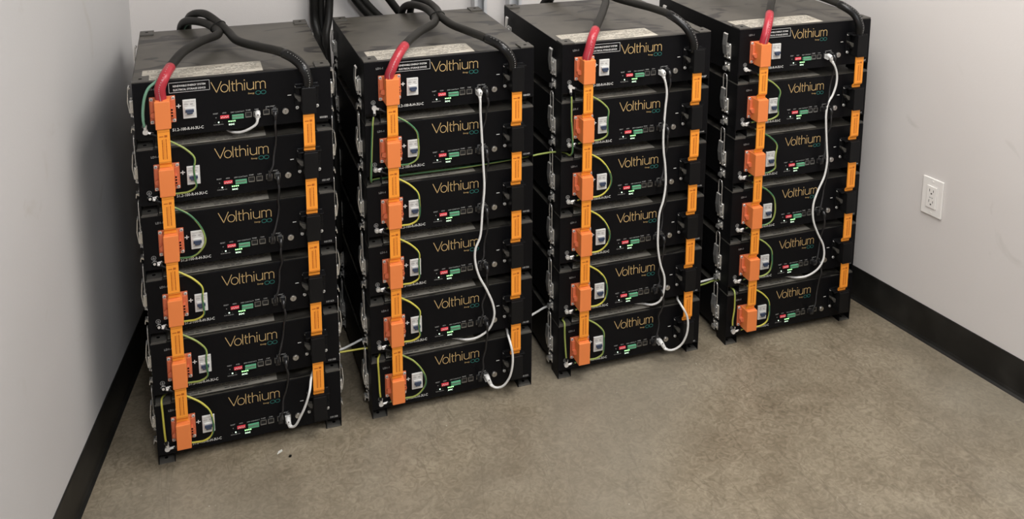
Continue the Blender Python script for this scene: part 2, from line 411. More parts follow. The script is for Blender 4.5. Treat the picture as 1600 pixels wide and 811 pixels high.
def make_terminal(x0, pos):
    """insulated terminal: base plate, four screws, tall cover; x0 = left edge of the base plate"""
    c0 = 'orange_base' if pos else 'plastic'
    t = MB(); t.box((x0, -.005, .0345), (x0+.0555, 0, .0975), bev=.0012)
    # side wings with slots and a stepped collar
    t.box((x0+.002, -.011, .046), (x0+.011, -.005, .090), bev=.001); t.box((x0+.0445, -.011, .046), (x0+.0535, -.005, .090), bev=.001)
    t.cyl((x0+.0085, -.005, .060), (x0+.0085, -.020, .060), .0065, 16); t.cyl((x0+.047, -.005, .060), (x0+.047, -.020, .060), .0065, 16)
    if not pos:
        t.box((x0+.001, -.030, .0935), (x0+.0545, -.004, .0965), bev=.0008)
    base = t
    scs = []
    for xx in (x0+.0045, x0+.051):
        for zz in (.0395, .0925):
            sc = MB(); screw(sc, xx, zz, -.005 if pos else -.0052); scs.append(sc.mesh('terminal_screw', ['screw', 'screw_slot']))
    cv = MB()
    a = x0+.0115 if pos else x0+.0125
    cv.box((a, -.040, .0315), (a+.033, -.004, .0965), bev=.0015)
    cv.box((a+.002, -.0345, .0955), (a+.031, -.010, .0985), 0, bev=.0008)
    if pos:
        cv.box((a+.033, -.022, .052), (a+.0385, -.008, .074), 1, bev=.001)
        for k in range(3): cv.box((a+.034, -.0224, .054+k*.007), (a+.038, -.0218, .058+k*.007), 2)
    return base.mesh('base_plate', c0), scs, cv.mesh('terminal_cover', ['orange', 'orange_base', 'void'] if pos else ['plastic', 'plastic', 'void'])
def logo_mesh():
    mb = MB(); x0, z0 = .1690, .0930; w = .0017
    def R(pts, closed=False): ribbon(mb, [(x0+a, z0+b) for a, b in pts], w, closed)
    arc = lambda cx, cz, rx_, rz_, a0, a1, n=12: [(cx+rx_*math.cos(math.radians(a0+(a1-a0)*i/n)), cz+rz_*math.sin(math.radians(a0+(a1-a0)*i/n))) for i in range(n+1)]
    R([(0, .0268), (.0115, .0008)]); R([(.0113, .0008), (.0230, .0268)])
    R(arc(.0291, .0093, .0080, .0090, 0, 345, 22), True)
    R([(.0403, 0), (.0403, .0275)])
    R([(.0472, .0240), (.0472, .0050)] + arc(.0505, .0042, .0033, .0036, 180, 290, 6)); R([(.0440, .0180), (.0530, .0180)])
    R([(.0560, 0), (.0560, .0275)]); R([(.0560, .010)] + arc(.0625, .0118, .0065, .0065, 170, 0, 10) + [(.0690, 0)])
    R([(.0740, 0), (.0740, .0187)]); mb.cyl((x0+.0740, 0, z0+.0245), (x0+.0740, .0001, z0+.0245), .0014, 10)
    R([(.0796, .0187), (.0796, .0072)] + arc(.0868, .0070, .0072, .0064, 180, 350, 10)); R([(.0942, .0187), (.0942, 0)])
    R([(.0990, 0), (.0990, .0187)]); R([(.0990, .011)] + arc(.1042, .0128, .0052, .0053, 170, 0, 8) + [(.1094, 0)])
    R([(.1094, .011)] + arc(.1150, .0128, .0056, .0053, 170, 0, 8) + [(.1206, 0)])
    return mb.mesh('brand_lettering', 'gold')

def make_battery():
    root = empty('battery_module', '', 'battery')
    mb = MB(); mb.box((0, .0022, 0), (W, D, H), 0, bev=.0012)
    # fold line behind the front lip and a shallow seam along the lid
    mb.box((.004, .010, H-.0002), (W-.004, .0115, H+.0003), 1)
    case = mb.build('case', ['black', 'void', 'lid'], root)
    for p in case.data.polygons:
        if p.normal.z > .9 and p.area > .05: p.material_index = 2
    mb = MB(); mb.box((.0004, 0, .0004), (W-.0004, .0022, H-.0006), 0, bev=.0006); mb.build('front_panel', 'panel', root)
    # label lying on the lid
    mb = MB(); mb.box((.020, .016, H), (.287, .100, H+.0003)); ink = mb
    rnd = random.Random(3)
    for r_ in range(9):
        x = .03
        while x < .275:
            L = rnd.uniform(.004, .016)
            if rnd.random() < .72: ink.box((x, .0215+r_*.0085, H+.0003), (min(x+L, .28), .0238+r_*.0085+(.0012 if r_ in (0, 6) else 0), H+.0004), 1)
            x += L + .003
    ink.build('rating_label', ['label', 'label_ink'], root)
    logo = link('brand_lettering', LOGO, root, (0, -.0003, 0))
    t = text_mb([('Energy', .2500, .0826, .0052, 'LEFT', 1.0)]); t.build('tagline', 'gold', root, (0, -.0003, 0))
    inf = MB()
    for cx in (.2728, .2848):
        ribbon(inf, [(cx+.0056*math.cos(2*PI*i/20), .0842+.0044*math.sin(2*PI*i/20)) for i in range(20)], .0012, True)
    inf.build('infinity_emblem', 'teal', root, (0, -.0003, 0))
    t = text_mb([('51.2-100-R-H-3U-C', .0800, .0112, .0098, 'LEFT', .86)], bold=.014); t.build('model_print', 'white_print', root, (0, -.0003, 0))
    t = text_mb([('LD1-1', .0300, .1130, .0072, 'LEFT', 1)]); t.build('batch_print', 'grey_print', root, (0, -.0003, 0))
    t = MB(); t.box((.0915, -.0003, .0692), (.1015, 0, .0714)); t.box((.0954, -.0003, .0655), (.0976, 0, .0751)); t.build('plus_mark', 'white_print', root)
    t = MB(); t.box((.3395, -.0003, .0695), (.3480, 0, .0712)); t.build('minus_mark', 'white_print', root)
    caps = [('RESET', .1755, .0415, .0043, 'CENTER', 1), ('ADD', .1950, .0415, .0043, 'CENTER', 1), ('DRY CONTACT', .2245, .0410, .0043, 'CENTER', 1), ('RS485', .2486, .0425, .0043, 'CENTER', 1), ('CAN', .2670, .0425, .0043, 'CENTER', 1), ('LINK PORT', .2990, .0460, .0043, 'CENTER', 1), ('IN', .2895, .0418, .0036, 'CENTER', 1), ('OUT', .3085, .0418, .0036, 'CENTER', 1),
                   ('RUN', .1735, .0148, .0036, 'CENTER', 1), ('ALM', .1815, .0148, .0036, 'CENTER', 1), ('ON', .1890, .0148, .0036, 'CENTER', 1)]
    for c_ in caps: text_mb([c_]).build('port_caption', 'grey_print', root, (0, -.0003, 0))
    t = text_mb([('SOC', .2100, .0118, .0052, 'CENTER', 1.3)]); t.build('charge_caption', 'white_led', root, (0, -.0003, 0))
    # breaker
    b = MB(); b.box((.1052, -.0045, .0400), (.1340, 0, .0845), 0, bev=.0008); b.box((.1095, -.0075, .052), (.1300, -.0045, .0665), 0, bev=.0008)
    BRK = b; b = MB(); b.box((.1105, -.0120, .0560), (.1290, -.0070, .0625), 0, bev=.001); b.box((.1135, -.0125, .0520), (.1260, -.0070, .0570), 0, bev=.001); TG = b; b = BRK
    for x, z, w_, h_ in ((.109, .0795, .012, .0013), (.1225, .0795, .008, .0013), (.109, .0765, .006, .001), (.108, .0725, .009, .0028), (.1215, .0720, .006, .0034), (.1085, .069, .007, .001), (.124, .0688, .006, .001), (.109, .0455, .020, .001), (.109, .0478, .012, .001)):
        b.box((x, -.0047, z), (x+w_, -.0045, z+h_), 1)
    br = b.build('breaker', ['breaker', 'grey_print'], root); TG.build('toggle', 'toggle', br)
    # dip switch and terminal block
    b = MB(); b.box((.1855, -.003, .0298), (.2050, 0, .0372), 0, bev=.0004); ds = b.build('address_switch', 'red_sw', root)
    b = MB()
    for k in range(6): b.box((.1872+k*.0029, -.0034, .0318+(k % 2)*.0016), (.1889+k*.0029, -.003, .0338+(k % 2)*.0016))
    b.build('switch_sliders', 'white_print', ds)
    b = MB(); b.box((.2115, -.006, .0268), (.2375, 0, .0365), 0, bev=.0004)
    for k in range(6): b.box((.2130+k*.0039, -.0066, .0325), (.2158+k*.0039, -.006, .0352), 1)
    b.build('dry_contact_block', ['green_tb', 'port_frame'], root)
    for i, x in enumerate((.2486, .2668, .2893, .3083)):
        b = MB(); z = .0330 if i < 2 else .0345
        b.box((x-.0072, -.0018, z-.0064), (x+.0072, 0, z-.0040)); b.box((x-.0072, -.0018, z-.0064), (x-.0060, 0, z+.0062)); b.box((x+.0060, -.0018, z-.0064), (x+.0072, 0, z+.0062)); b.box((x-.0072, -.0018, z+.0054), (x+.0072, 0, z+.0064))
        p = b.build('network_port', 'port_frame', root)
        b = MB(); b.box((x-.0060, -.0006, z-.0040), (x+.0060, 0, z+.0054)); b.box((x-.0060, -.0012, z+.0026), (x-.0034, 0, z+.0054)); b.box((x+.0034, -.0012, z+.0026), (x+.0060, 0, z+.0054))
        b.build('socket', 'port_cavity', p)
    b = MB(); b.cyl((.3333, 0, .0325), (.3333, -.0030, .0325), .0078, 24, r2=.0072); b.cyl((.3333, -.003, .0325), (.3333, -.0042, .0325), .0056, 24); pb = b.build('power_button', 'steel', root)
    b = MB(); b.box((.3330, -.0045, .0292), (.3337, -.0042, .0358)); b.build('button_mark', 'void', pb)
    b = MB(); b.cyl((.1760, -.0005, .0330), (.1760, 0, .0330), .0010, 10); b.build('reset_hole', 'grey_print', root)
    for x in (.1735, .1815, .1890):
        b = MB(); b.cyl((x, -.0006, .0215), (x, 0, .0215), .0011 if x != .1815 else .0016, 12); b.build('status_light', {.1735: 'led_off', .1815: 'white_led', .1890: 'led_off'}[x], root)
    for k in range(4):
        b = MB(); b.cyl((.2045+k*.0043, -.0006, .0212), (.2045+k*.0043, 0, .0212), .0015, 12); b.build('charge_light', 'led', root)
    # ground point
    b = MB(); b.cyl((.0229, 0, .0179), (.0229, -.0045, .0179), .0062, 6); b.cyl((.0229, -.0045, .0179), (.0229, -.0075, .0179), .0040, 14, r2=.003); b.build('ground_screw', 'screw', root)
    b = MB(); ribbon(b, [(.0215+.0050*math.cos(2*PI*i/16), .0302+.0050*math.sin(2*PI*i/16)) for i in range(16)], .0009, True)
    for z, h in ((.0302, .0028), (.0286, .0018), (.0272, .0008)): b.box((.0215-h, 0, z-.0004), (.0215+h, .0001, z+.0004))
    b.box((.0211, 0, .0302), (.0219, .0001, .0335)); b.build('ground_symbol', 'grey_print', root, (0, -.0004, 0))
    # terminals
    for x0, pos in ((.0345, True), (.3560, False)):
        me = make_terminal(x0, pos)
        bp = link('positive_terminal' if pos else 'negative_terminal', me[0], root)
        [link('terminal_screw', q_, bp) for q_ in me[1]]; link('terminal_cover', me[2], bp)
        if not pos:
            b = MB(); b.prism([(x0-.002, .0760), (x0+.012, .0700), (x0+.012, .0590), (x0+.007, .0590), (x0-.002, .0715)], 'y', -.022, -.008); b.build('release_lever', 'grey_plate', bp)
    # feet, corner plates, latches
    for cx in (0, W):
        for cy in (0, D):
            s = 1 if cx == 0 else -1; t = 1 if cy == 0 else -1
            def bx(mb, u0, u1, v0, v1, z0, z1, bev=0):
                a, b_ = sorted((cx+s*u0, cx+s*u1)); c, d = sorted((cy+t*v0, cy+t*v1)); mb.box((a, c, z0), (b_, d, z1), 0, bev)
            mb = MB(); bx(mb, .0005, .0025, .001, .050, -FOOT, 0); bx(mb, .0375, .0395, .001, .050, -FOOT, 0); k_ = len(mb.f); bx(mb, .0025, .0375, .001, .050, -FOOT, -FOOT+.002); bx(mb, .0025, .0375, .048, .050, -FOOT+.002, 0)
            for i_ in range(k_, len(mb.f)): mb.mi[i_] = 1
            qx, qy = cx+s*.018, cy+t*.020; mb.cyl((qx, qy, -FOOT+.0018), (qx, qy, -FOOT+.0023), .0042, 14, 2)
            mb.build('foot', ['black', 'foot_inside', 'void'], root)
            mb = MB(); bx(mb, .0005, .0360, .0005, .0440, H, H+.0040, .0008)
            q = (cx+s*.018, cy+t*.020, H)
            cpn = mb.build('corner_plate', 'grey_plate', root)
            mb = MB(); mb.cyl((q[0], q[1], H+.0036), (q[0], q[1], H+.0043), .0042, 14); mb.build('locating_hole', 'void', cpn)
    for side in (-1, 1):
        for y in (.055, .425):
            link('latch', LATCH[(side, y)], root); link('latch_keeper', KEEPER[(side, y)], root)
    return root
LOGO = logo_mesh()
LATCH = {(s, y): make_latch(s, y) for s in (-1, 1) for y in (.055, .425)}
LATCH_TOP = {(s, y): make_latch(s, y, False) for s in (-1, 1) for y in (.055, .425)}
KEEPER = {(s, y): make_keeper(s, y) for s in (-1, 1) for y in (.055, .425)}
proto = make_battery()

STACKS = [(0, 0, 0), (0.52104864, -0.00071767, .005992), (1.0402144, -0.00018474, -.004479), (1.56907594, -0.00905756, -.008144)]
SNAME = ['stack nearest the left wall', 'second stack from the left wall', 'third stack from the left wall', 'stack nearest the right wall']
LEV = ['topmost', 'second from top', 'third from top', 'fourth from top', 'fifth from top', 'bottom']
SERIAL = [['10101', '10147', '10152', '10163', '10150', '10158'], ['10151', '10149', '10155', '10156', '10148', '10153'], ['10157', '10144', '10146', '10145', '10142', '10141'], ['10137', '10135', '10134', '10133', '10132', '10131']]
sermesh = {}
def stack_matrix(s):
    x, y, a = STACKS[s]; return Matrix.Translation((x, y, 0)) @ Matrix.Rotation(a, 4, 'Z')
UNITS = {}
jr = random.Random(11)
for s in range(4):
    for u in range(6):
        o = proto if (s == 0 and u == 0) else copy_tree(proto)
        UNITS[(s, u)] = o
bpy.context.view_layer.update()
for (s, u), o in UNITS.items():
    x, y, a = STACKS[s]
    o.location = (x, y, FT + (5-u)*DZ); o.rotation_euler = (0, 0, a)
    o['label'] = 'black battery module, %s of the %s' % (LEV[u], SNAME[s]) if u not in (0, 5) else ('black battery module at the %s of the %s' % ('top' if u == 0 else 'bottom', SNAME[s]))
    o['category'] = 'battery'; o['group'] = 'stacked battery modules'
    link('serial_print', text_mb([(SERIAL[s][u], .4120, .0050, .0070, 'LEFT', 1.15)], bold=.014).mesh('serial_print', 'white_print' if u == 0 else 'grey_print'), o, (0, -.0003, 0))
    if u == 0:
        for ch in kids(o):
            if ch.name.startswith('latch') and not ch.name.startswith('latch_keeper'):
                for k, me in LATCH.items():
                    if ch.data == me: ch.data = LATCH_TOP[k]
        b = MB()
        for r4 in ((.0776, .1025, .1660, .1032), (.0776, .1258, .1660, .1265), (.0776, .1025, .0783, .1265), (.1653, .1025, .1660, .1265)): b.box((r4[0], -.0004, r4[1]), (r4[2], 0, r4[3]))
        pl = b.build('warning_placard', 'white_print', o)
        b = text_mb([('RENEWABLE ENERGY SYSTEM', .1218, .1158, .0062, 'CENTER', .86), ('ELECTRICAL STORAGE DEVICE', .1218, .1068, .0062, 'CENTER', .82)], bold=.018)
        b.build('placard_text', 'white_print', pl, (0, -.0004, 0))

# ================================================================== bus bars
def strap_mesh():
    """insulated bar; local z=0 is the lower module's case bottom, bar reaches the module above"""
    prof = [(-.031, DZ+.0318), (-.031, .1135), (-.024, .1060), (-.024, .0990), (-.0275, .0990), (-.0275, .1045), (-.0350, .1120), (-.0350, DZ+.0318)]
    prof = [(y, z) for y, z in prof]
    mb = MB(); mb.prism(prof, 'x', 0, .0262)
    mb.box((.0005, -.0353, DZ+.0240), (.0257, -.0350, DZ+.0246), 1); mb.box((.0002, -.0352, .1135), (.026, -.0345, .1145), 1)
    return mb.mesh('insulated_bar', ['strap', 'strap_dark'])
def strap_print():
    mb = MB(); r = random.Random(5)
    mb.box((.0035, -.0354, DZ+.0125), (.0125, -.0351, DZ+.0145)); mb.box((.0145, -.0354, DZ+.0115), (.0205, -.0351, DZ+.0165))
    for x in (.0085, .0165):
        z = .121
        while z < DZ+.006:
            L = r.uniform(.0012, .0035); mb.box((x, -.0354, z), (x+.0022, -.0351, z+L)); z += L+.0009
    mb.box((.0128, -.0354, .120), (.0133, -.0351, DZ+.008))
    return mb.mesh('warning_print', 'strap_dark')
SM, SP = strap_mesh(), strap_print()
POSL = {0: 'top and second', 1: 'second and third', 2: 'third and fourth', 3: 'fourth and fifth', 4: 'fifth and bottom'}
for s in range(4):
    for u in range(1, 6):
        for pos in (True, False):
            X = .0487 if pos else .3702
            mtx = stack_matrix(s) @ Vector((X, 0, FT+(5-u)*DZ))
            e = empty('bus_bar', '', 'bus bar')
            sh = ['nearest left wall', 'second from left wall', 'third from left wall', 'nearest right wall'][s]
            e['label'] = '%s orange bus bar joining %s modules, stack %s' % ('left' if pos else 'right', POSL[u-1], sh)
            e['group'] = 'orange bus bars on the left side' if pos else 'orange bus bars on the right side'
            e.location = mtx; e.rotation_euler = (0, 0, STACKS[s][2])
            link('insulated_bar', SM, e); link('warning_print', SP, e)

# ================================================================== ground wires between modules
def lug(mb, x, z, ang, mi):
    """ring lug lying on the panel at a ground screw, barrel pointing along ang"""
    c, s_ = math.cos(ang), math.sin(ang)
    mb.cyl((x, -.0046, z), (x, -.0060, z), .0062, 16, mi)
    mb.cyl((x+c*.006, -.0058, z+s_*.006), (x+c*.017, -.0062, z+s_*.017), .0032, 10, mi)
for s in range(4):
    for u in range(1, 6):
        r = random.Random(s*10+u)
        ax = .127 + r.uniform(-.008, .009); tone = r.choice(['wire_yg', 'wire_y', 'wire_y', 'wire_yg'])
        dk = {(0, 2): 1, (1, 1): 1, (3, 2): 1, (3, 3): 1}.get((s, u), 0)
        e = empty('ground_wire', 'green and yellow ground wire looping by the %s breaker, stack %s' % (['', 'second', 'third', 'fourth', 'fifth', 'bottom'][u], ['nearest left wall', 'second from left wall', 'third from left wall', 'nearest right wall'][s]), 'wire', group='ground wire loops between modules')
        P = [(.034, .1745, -.0068), (.048, .169, -.010), (.064, .160, -.012), (.082, .150, -.016), (.106, .1345, -.022), (.124, .112, -.026), (ax, .086, -.027), (ax+.001, .062, -.025), (.124, .041, -.022), (.107, .029, -.018), (.088, .0255, -.012), (.066, .0245, -.008), (.046, .021, -.0068), (.037, .0195, -.0065)]
        P = [(x, y, z) for x, z, y in P]
        mb = MB(); mb.tube(P, .0024, 8, 0, 5, stripe=(1, 3 if not dk else 5, .22)); mb.build('insulation', ['wire_g' if dk else tone, 'wire_g' if not dk else 'wire_yg'], e)
        mb = MB(); lug(mb, .0229, .0179+DZ, -.35, 0); mb.build('ring_lug', 'screw', e)
        mb = MB(); lug(mb, .0229, .0179, .15, 0); mb.build('ring_lug', 'screw', e)
        mb = MB(); mb.tube([P[0], P[1], ((P[1][0]+P[2][0])/2, (P[1][1]+P[2][1])/2, (P[1][2]+P[2][2])/2)], .0033, 8, 0, 4); mb.build('heat_shrink', 'shrink', e); mb = MB(); mb.tube([P[-1], P[-2]], .0033, 8, 0, 1); mb.build('heat_shrink', 'shrink', e)
        e.matrix_world = stack_matrix(s) @ Matrix.Translation((0, 0, FT+(5-u)*DZ))

# ================================================================== patch cables daisy-chained down each stack
for s in range(4):
    for u in range(0, 5):
        r = random.Random(100+s*10+u)
        e = empty('patch_cable', 'black patch cable from %s module to the next below, stack %s' % (['top', 'second', 'third', 'fourth', 'fifth'][u], ['nearest left wall', 'second from left wall', 'third from left wall', 'nearest right wall'][s]), 'cable', group='black patch cables between modules')
        j = lambda a=.003: r.uniform(-a, a)
        P = [(.3083, -.018, .022), (.3090+j(), -.021, .005), (.3085+j(), -.016, -.020), (.305+j(), -.010, -.045), (.300+j(.004), -.012, -.070), (.296+j(), -.018, -.095), (.2905, -.020, -.108), (.2893, -.016, -.1180)]
        mb = MB(); mb.tube(P, .0027, 8, 0, 6); mb.build('jacket', 'patch', e)
        mb = MB(); mb.box((.3028, -.016, .0290), (.3138, -.001, .0400), 0, .0008); mb.tube([(.3083, -.013, .036), (.3083, -.019, .031), (.3083, -.0185, .020)], .0048, 8, 0, 4, rfun=lambda t: .0052-.0018*t); mb.build('plug', 'patch', e)
        z = .0345-DZ
        mb = MB(); mb.box((.2838, -.016, z-.0055), (.2948, -.001, z+.0055), 0, .0008); mb.tube([(.2893, -.013, z+.001), (.2893, -.018, z+.006), (.2895, -.0175, z+.014)], .0048, 8, 0, 4, rfun=lambda t: .0052-.0018*t); mb.build('plug', 'patch', e)
        e.matrix_world = stack_matrix(s) @ Matrix.Translation((0, 0, FT+(5-u)*DZ))

# ================================================================== power cables
CAB = {
 'POS0': [(0.0620, -0.022, 0.917), (0.0604, -0.024, 0.9336), (0.0604, -0.027, 0.9536), (0.0696, -0.02, 0.9745), (0.0831, 0.03, 0.9844), (0.1103, 0.1, 0.9983), (0.1553, 0.2, 0.9974), (0.1989, 0.28, 0.9939), (0.1746, 0.36, 1.0007), (0.1432, 0.42, 0.9978), (0.1143, 0.49, 0.9811), (0.1029, 0.54, 0.9454), (.1, .56, .86), (.1, .575, .6), (.11, .58, .3)],
 'NEG0': [(0.3842, -0.024, 0.917), (0.3847, -0.03, 0.9432), (0.3759, -0.025, 0.9707), (0.3587, 0.0, 0.9872), (0.3269, 0.05, 0.9955), (0.28, 0.12, 0.9942), (0.239, 0.2, 0.992), (0.2217, 0.28, 0.9962), (0.1970, 0.35, 1.0082), (0.1680, 0.41, 1.0183), (0.1352, 0.48, 1.0021), (0.1230, 0.54, 0.965), (.125, .575, .87), (.13, .59, .6), (.14, .59, .3)],
 'POS1': [(0.5800, -0.024, 0.917), (0.5790, -0.026, 0.9329), (0.5847, -0.0273, 0.9483), (0.602, -0.0152, 0.9755), (0.6346, 0.03, 0.9933), (0.6887, 0.1203, 0.9964), (0.7571, 0.2207, 0.9968), (0.7631, 0.3307, 1.0042), (0.7463, 0.4006, 1.0033), (0.7335, 0.4706, 0.9874), (0.7349, 0.5406, 0.9501), (.735, .57, .86), (.735, .58, .6), (.735, .58, .3)],
 'NEG1': [(0.8958, -0.025, 0.9177), (0.8912, -0.0275, 0.9457), (0.8699, -0.0206, 0.976), (0.8433, 0.0312, 0.9887), (0.8125, 0.101, 0.9945), (0.7911, 0.1809, 0.9946), (0.7800, 0.2408, 1.0016), (0.7860, 0.3208, 1.0062), (0.778, 0.3908, 1.0119), (0.7665, 0.4708, 1.0005), (0.7627, 0.5407, 0.963), (.765, .57, .87), (.767, .58, .6), (.767, .58, .3)],
 'POS2': [(1.1000, -0.024, 0.917), (1.0990, -0.027, 0.9300), (1.1039, -0.0275, 0.9472), (1.1154, -0.0205, 0.9789), (1.1517, 0.0293, 0.9985), (1.2243, 0.149, 1.0106), (1.2820, 0.2687, 1.0143), (1.2811, 0.3587, 1.014), (1.237, 0.4289, 1.0006), (1.2071, 0.4891, 0.9805), (1.1906, 0.5391, 0.9434), (1.185, .57, .86), (1.185, .58, .6), (1.185, .58, .3)],
 'NEG2': [(1.4156, -0.025, 0.917), (1.4129, -0.0288, 0.945), (1.3972, -0.0158, 0.9827), (1.3696, 0.0183, 1.0109), (1.3523, 0.0984, 1.0161), (1.3321, 0.1785, 1.0151), (1.3063, 0.2586, 1.0175), (1.3097, 0.3286, 1.0221), (1.277, 0.3988, 1.0262), (1.2371, 0.469, 1.0056), (1.2180, 0.539, 0.9595), (1.216, .57, .87), (1.216, .58, .6), (1.216, .58, .3)],
 'POS3': [(1.6280, -0.034, 0.917), (1.6310, -0.0366, 0.9357), (1.6350, -0.0366, 0.9507), (1.6517, -0.0217, 0.98), (1.7054, 0.0498, 1.0069), (1.7499, 0.1095, 1.0101), (1.8300, 0.2388, 1.0216), (1.8418, 0.3286, 1.0298), (1.815, 0.409, 1.0239), (1.7932, 0.4791, 0.9986), (1.7945, 0.5291, 0.9514), (1.79, .57, .86), (1.79, .58, .6), (1.79, .58, .3)],
 'NEG3': [(1.952, -0.034, 0.917), (1.9486, -0.0401, 0.9521), (1.9405, -0.0261, 0.9821), (1.9182, -0.0019, 1.0028), (1.9114, 0.0482, 1.0099), (1.8997, 0.1183, 1.0156), (1.8834, 0.2084, 1.0206), (1.8650, 0.2686, 1.0352), (1.8571, 0.3487, 1.0477), (1.8294, 0.439, 1.0272), (1.8204, 0.529, 0.9719), (1.82, .57, .87), (1.82, .58, .6), (1.82, .58, .3)],
}
RC = .0108
def sub_path(P, a, b):
    n = len(P)-1; i0, i1 = int(round(a*n)), int(round(b*n)); return P[i0:i1+1]
def length_split(P, d):
    t = 0
    for i in range(1, len(P)):
        t += (P[i]-P[i-1]).length
        if t >= d: return i
    return len(P)-1
for s in range(4):
    for pos in (True, False):
        P = smooth_path(CAB[('POS' if pos else 'NEG')+str(s)], 6)
        e = empty('power_cable', ('thick red-sleeved cable atop the %s' if pos else 'thick black-sleeved cable atop the right end of the %s') % SNAME[s], 'cable', P[0], group='thick power cables over the stacks')
        Q = [p - P[0] for p in P]
        k = length_split(Q, .105 if pos else .125)
        mb = MB(); mb.tube(Q[k-1:], RC, 14, 0, 1); mb.build('cable_jacket', 'cable_dust' if pos else 'cable_dust', e)
        mb = MB(); mb.tube(Q[:k+1], RC+.0013, 14, 0, 1); SL = mb
        # printed marks along the sleeve
        i = 2
        facing = Vector((-.15, -.85, .45)).normalized()
        while i < k-1:
            t = (Q[i+1]-Q[i]).normalized(); out = (facing - t*facing.dot(t)).normalized(); out = (out + t.cross(out)*(.35 if not pos else .1)).normalized(); sd = t.cross(out)
            c = Q[i] + out*(RC+.0013)
            q = [c + t*a*.0008 + sd*b*.0008 + out*.0002 for a, b in ((-1, -1), (1, -1), (1, 1), (-1, 1))]
            mb.add(q + [v_ - out*.0006 for v_ in q], [(0, 1, 2, 3), (4, 7, 6, 5), (0, 4, 5, 1), (1, 5, 6, 2), (2, 6, 7, 3), (3, 7, 4, 0)], 1); i += 1
        SL.build('red_sleeve' if pos else 'black_sleeve', ['red' if pos else 'shrink', 'grey_print'], e, label='red heat-shrink sleeve' if pos else None)
    # tie around the two cables where they cross
    A = smooth_path(CAB['POS%d' % s], 6); B = smooth_path(CAB['NEG%d' % s], 6)
    best = min(((a-b).length, i, j) for i, a in enumerate(A[30:60]) for j, b in enumerate(B[30:60]))
    a, b = A[30+best[1]], B[30+best[2]]; c = (a+b)/2; ax = (A[31+best[1]]-A[29+best[1]]).normalized()
    dv = (b-a); dv = (dv - ax*dv.dot(ax)); hw = dv.length/2 + RC + .0016; dv.normalize(); ev = ax.cross(dv); hh = RC + .0016
    ring = [(dv*hw*math.cos(t) + ev*(hh+.0005)*math.sin(t)) for t in [2*PI*i/28 for i in range(29)]]
    mb = MB(); mb.tube([v + ax*o_ for v in ring for o_ in (0,)], .0013, 6, 0, 1, cap=False); mb.tube([v + ax*.0022 for v in ring], .0013, 6, 0, 1, cap=False)
    mb.box(tuple(ev*hh*1.05 - Vector((.003, .003, .001))), tuple(ev*hh*1.05 + Vector((.003, .003, .004))))
    tie = mb.build('cable_tie', 'cable', None, c); tag(tie, 'black tie binding the two thick cables over the %s' % SNAME[s], 'cable tie', 'ties on the power cables')

# cables running down the back wall
BACK = {
 'A1': ([(0.4831, 0.6, 1.6), (0.4831, 0.6, 1.0727), (0.4805, 0.6, 0.9949), (0.4804, 0.6, 0.9359), (0.4855, 0.575, 0.8906), (0.487, 0.51, 0.85), (0.482, 0.44, 0.8), (0.481, 0.40, 0.70), (0.481, .40, .4), (.481, .42, .1)], 'leftmost black cable hanging on the back wall between the two left stacks'),
 'A2': ([(0.5052, 0.615, 1.6), (0.5052, 0.615, 1.0697), (0.5025, 0.615, 0.9913), (0.5026, 0.612, 0.9321), (0.504, 0.60, 0.8842), (0.505, 0.56, 0.83), (0.500, 0.50, 0.75), (.500, .47, .6), (.500, .46, .1)], 'middle black cable hanging on the back wall between the two left stacks'),
 'A3': ([(0.5322, 0.6, 1.6), (0.5312, 0.6, 1.0699), (0.5269, 0.6, 0.9918), (0.5201, 0.585, 0.9356), (0.5086, 0.562, 0.90), (0.5035, 0.53, 0.8688), (.500, .49, .82), (.498, .43, .76), (.498, .38, .65), (.498, .36, .3)], 'rightmost of three black cables hanging between the two left stacks'),
 'B1': ([(.36, .6, 1.5), (0.577, 0.6, 1.0376), (0.6065, 0.6, 0.9862), (0.6424, 0.6, 0.9396), (0.6907, 0.6, 0.8894), (.74, .61, .8)], 'lower of two thick black cables sloping down behind the second stack'),
 'B2': ([(.39, .605, 1.5), (0.6017, 0.605, 1.0341), (0.6276, 0.605, 0.9876), (0.665, 0.605, 0.9415), (0.7137, 0.605, 0.8899), (.76, .61, .8)], 'upper of two thick black cables sloping down behind the second stack'),
 'C1': ([(.50, .6, 1.35), (0.674, 0.6, 1.0314), (0.7105, 0.6, 0.979), (0.7436, 0.6, 0.9321), (0.7812, 0.6, 0.8822), (.82, .61, .78)], 'black cable sloping behind the looped cables of the second stack'),
}
for k, (P, lab) in BACK.items():
    e = MB(); e.tube([Vector(p)-Vector(P[0]) for p in P], .0125, 12, 0, 6)
    tag(e.build('wall_cable', 'cable', None, P[0]), lab, 'cable', 'black cables on the back wall')

# ================================================================== white network cables
def white(label, P, plugs):
    e = empty('network_cable', label, 'cable', P[0], group='white network cables')
    Q = [Vector(p)-Vector(P[0]) for p in P]
    mb = MB(); mb.tube(Q, .0030, 10, 0, 6); mb.build('cable_jacket', 'white_cable', e)
    for end in plugs:
        a, b, c = (Q[0], Q[1], Q[2]) if end == 0 else (Q[-1], Q[-2], Q[-3])
        mb = MB(); mb.box(tuple(a - Vector((.0056, -.007, .0058))), tuple(a + Vector((.0056, -.008, .0052))), 0, .0008)
        t = (c - b).normalized()
        mb.tube([a + Vector((0, -.002, .004)), a + Vector((0, -.013, .003)), b*.8 + a*.2, b, b + t*.006], .006, 10, 0, 4, rfun=lambda q: .0068 - .0034*q)
        pl = mb.build('plug', 'white_plug', e)
        mb = MB(); c_ = a + Vector((0, -.0185, .004)); mb.box(tuple(c_ - Vector((.0012, .0012, .0018))), tuple(c_ + Vector((.0012, .0012, .0018)))); mb.build('clip_slot', 'outlet_slot', pl)
zg = FT + DZ - .0145
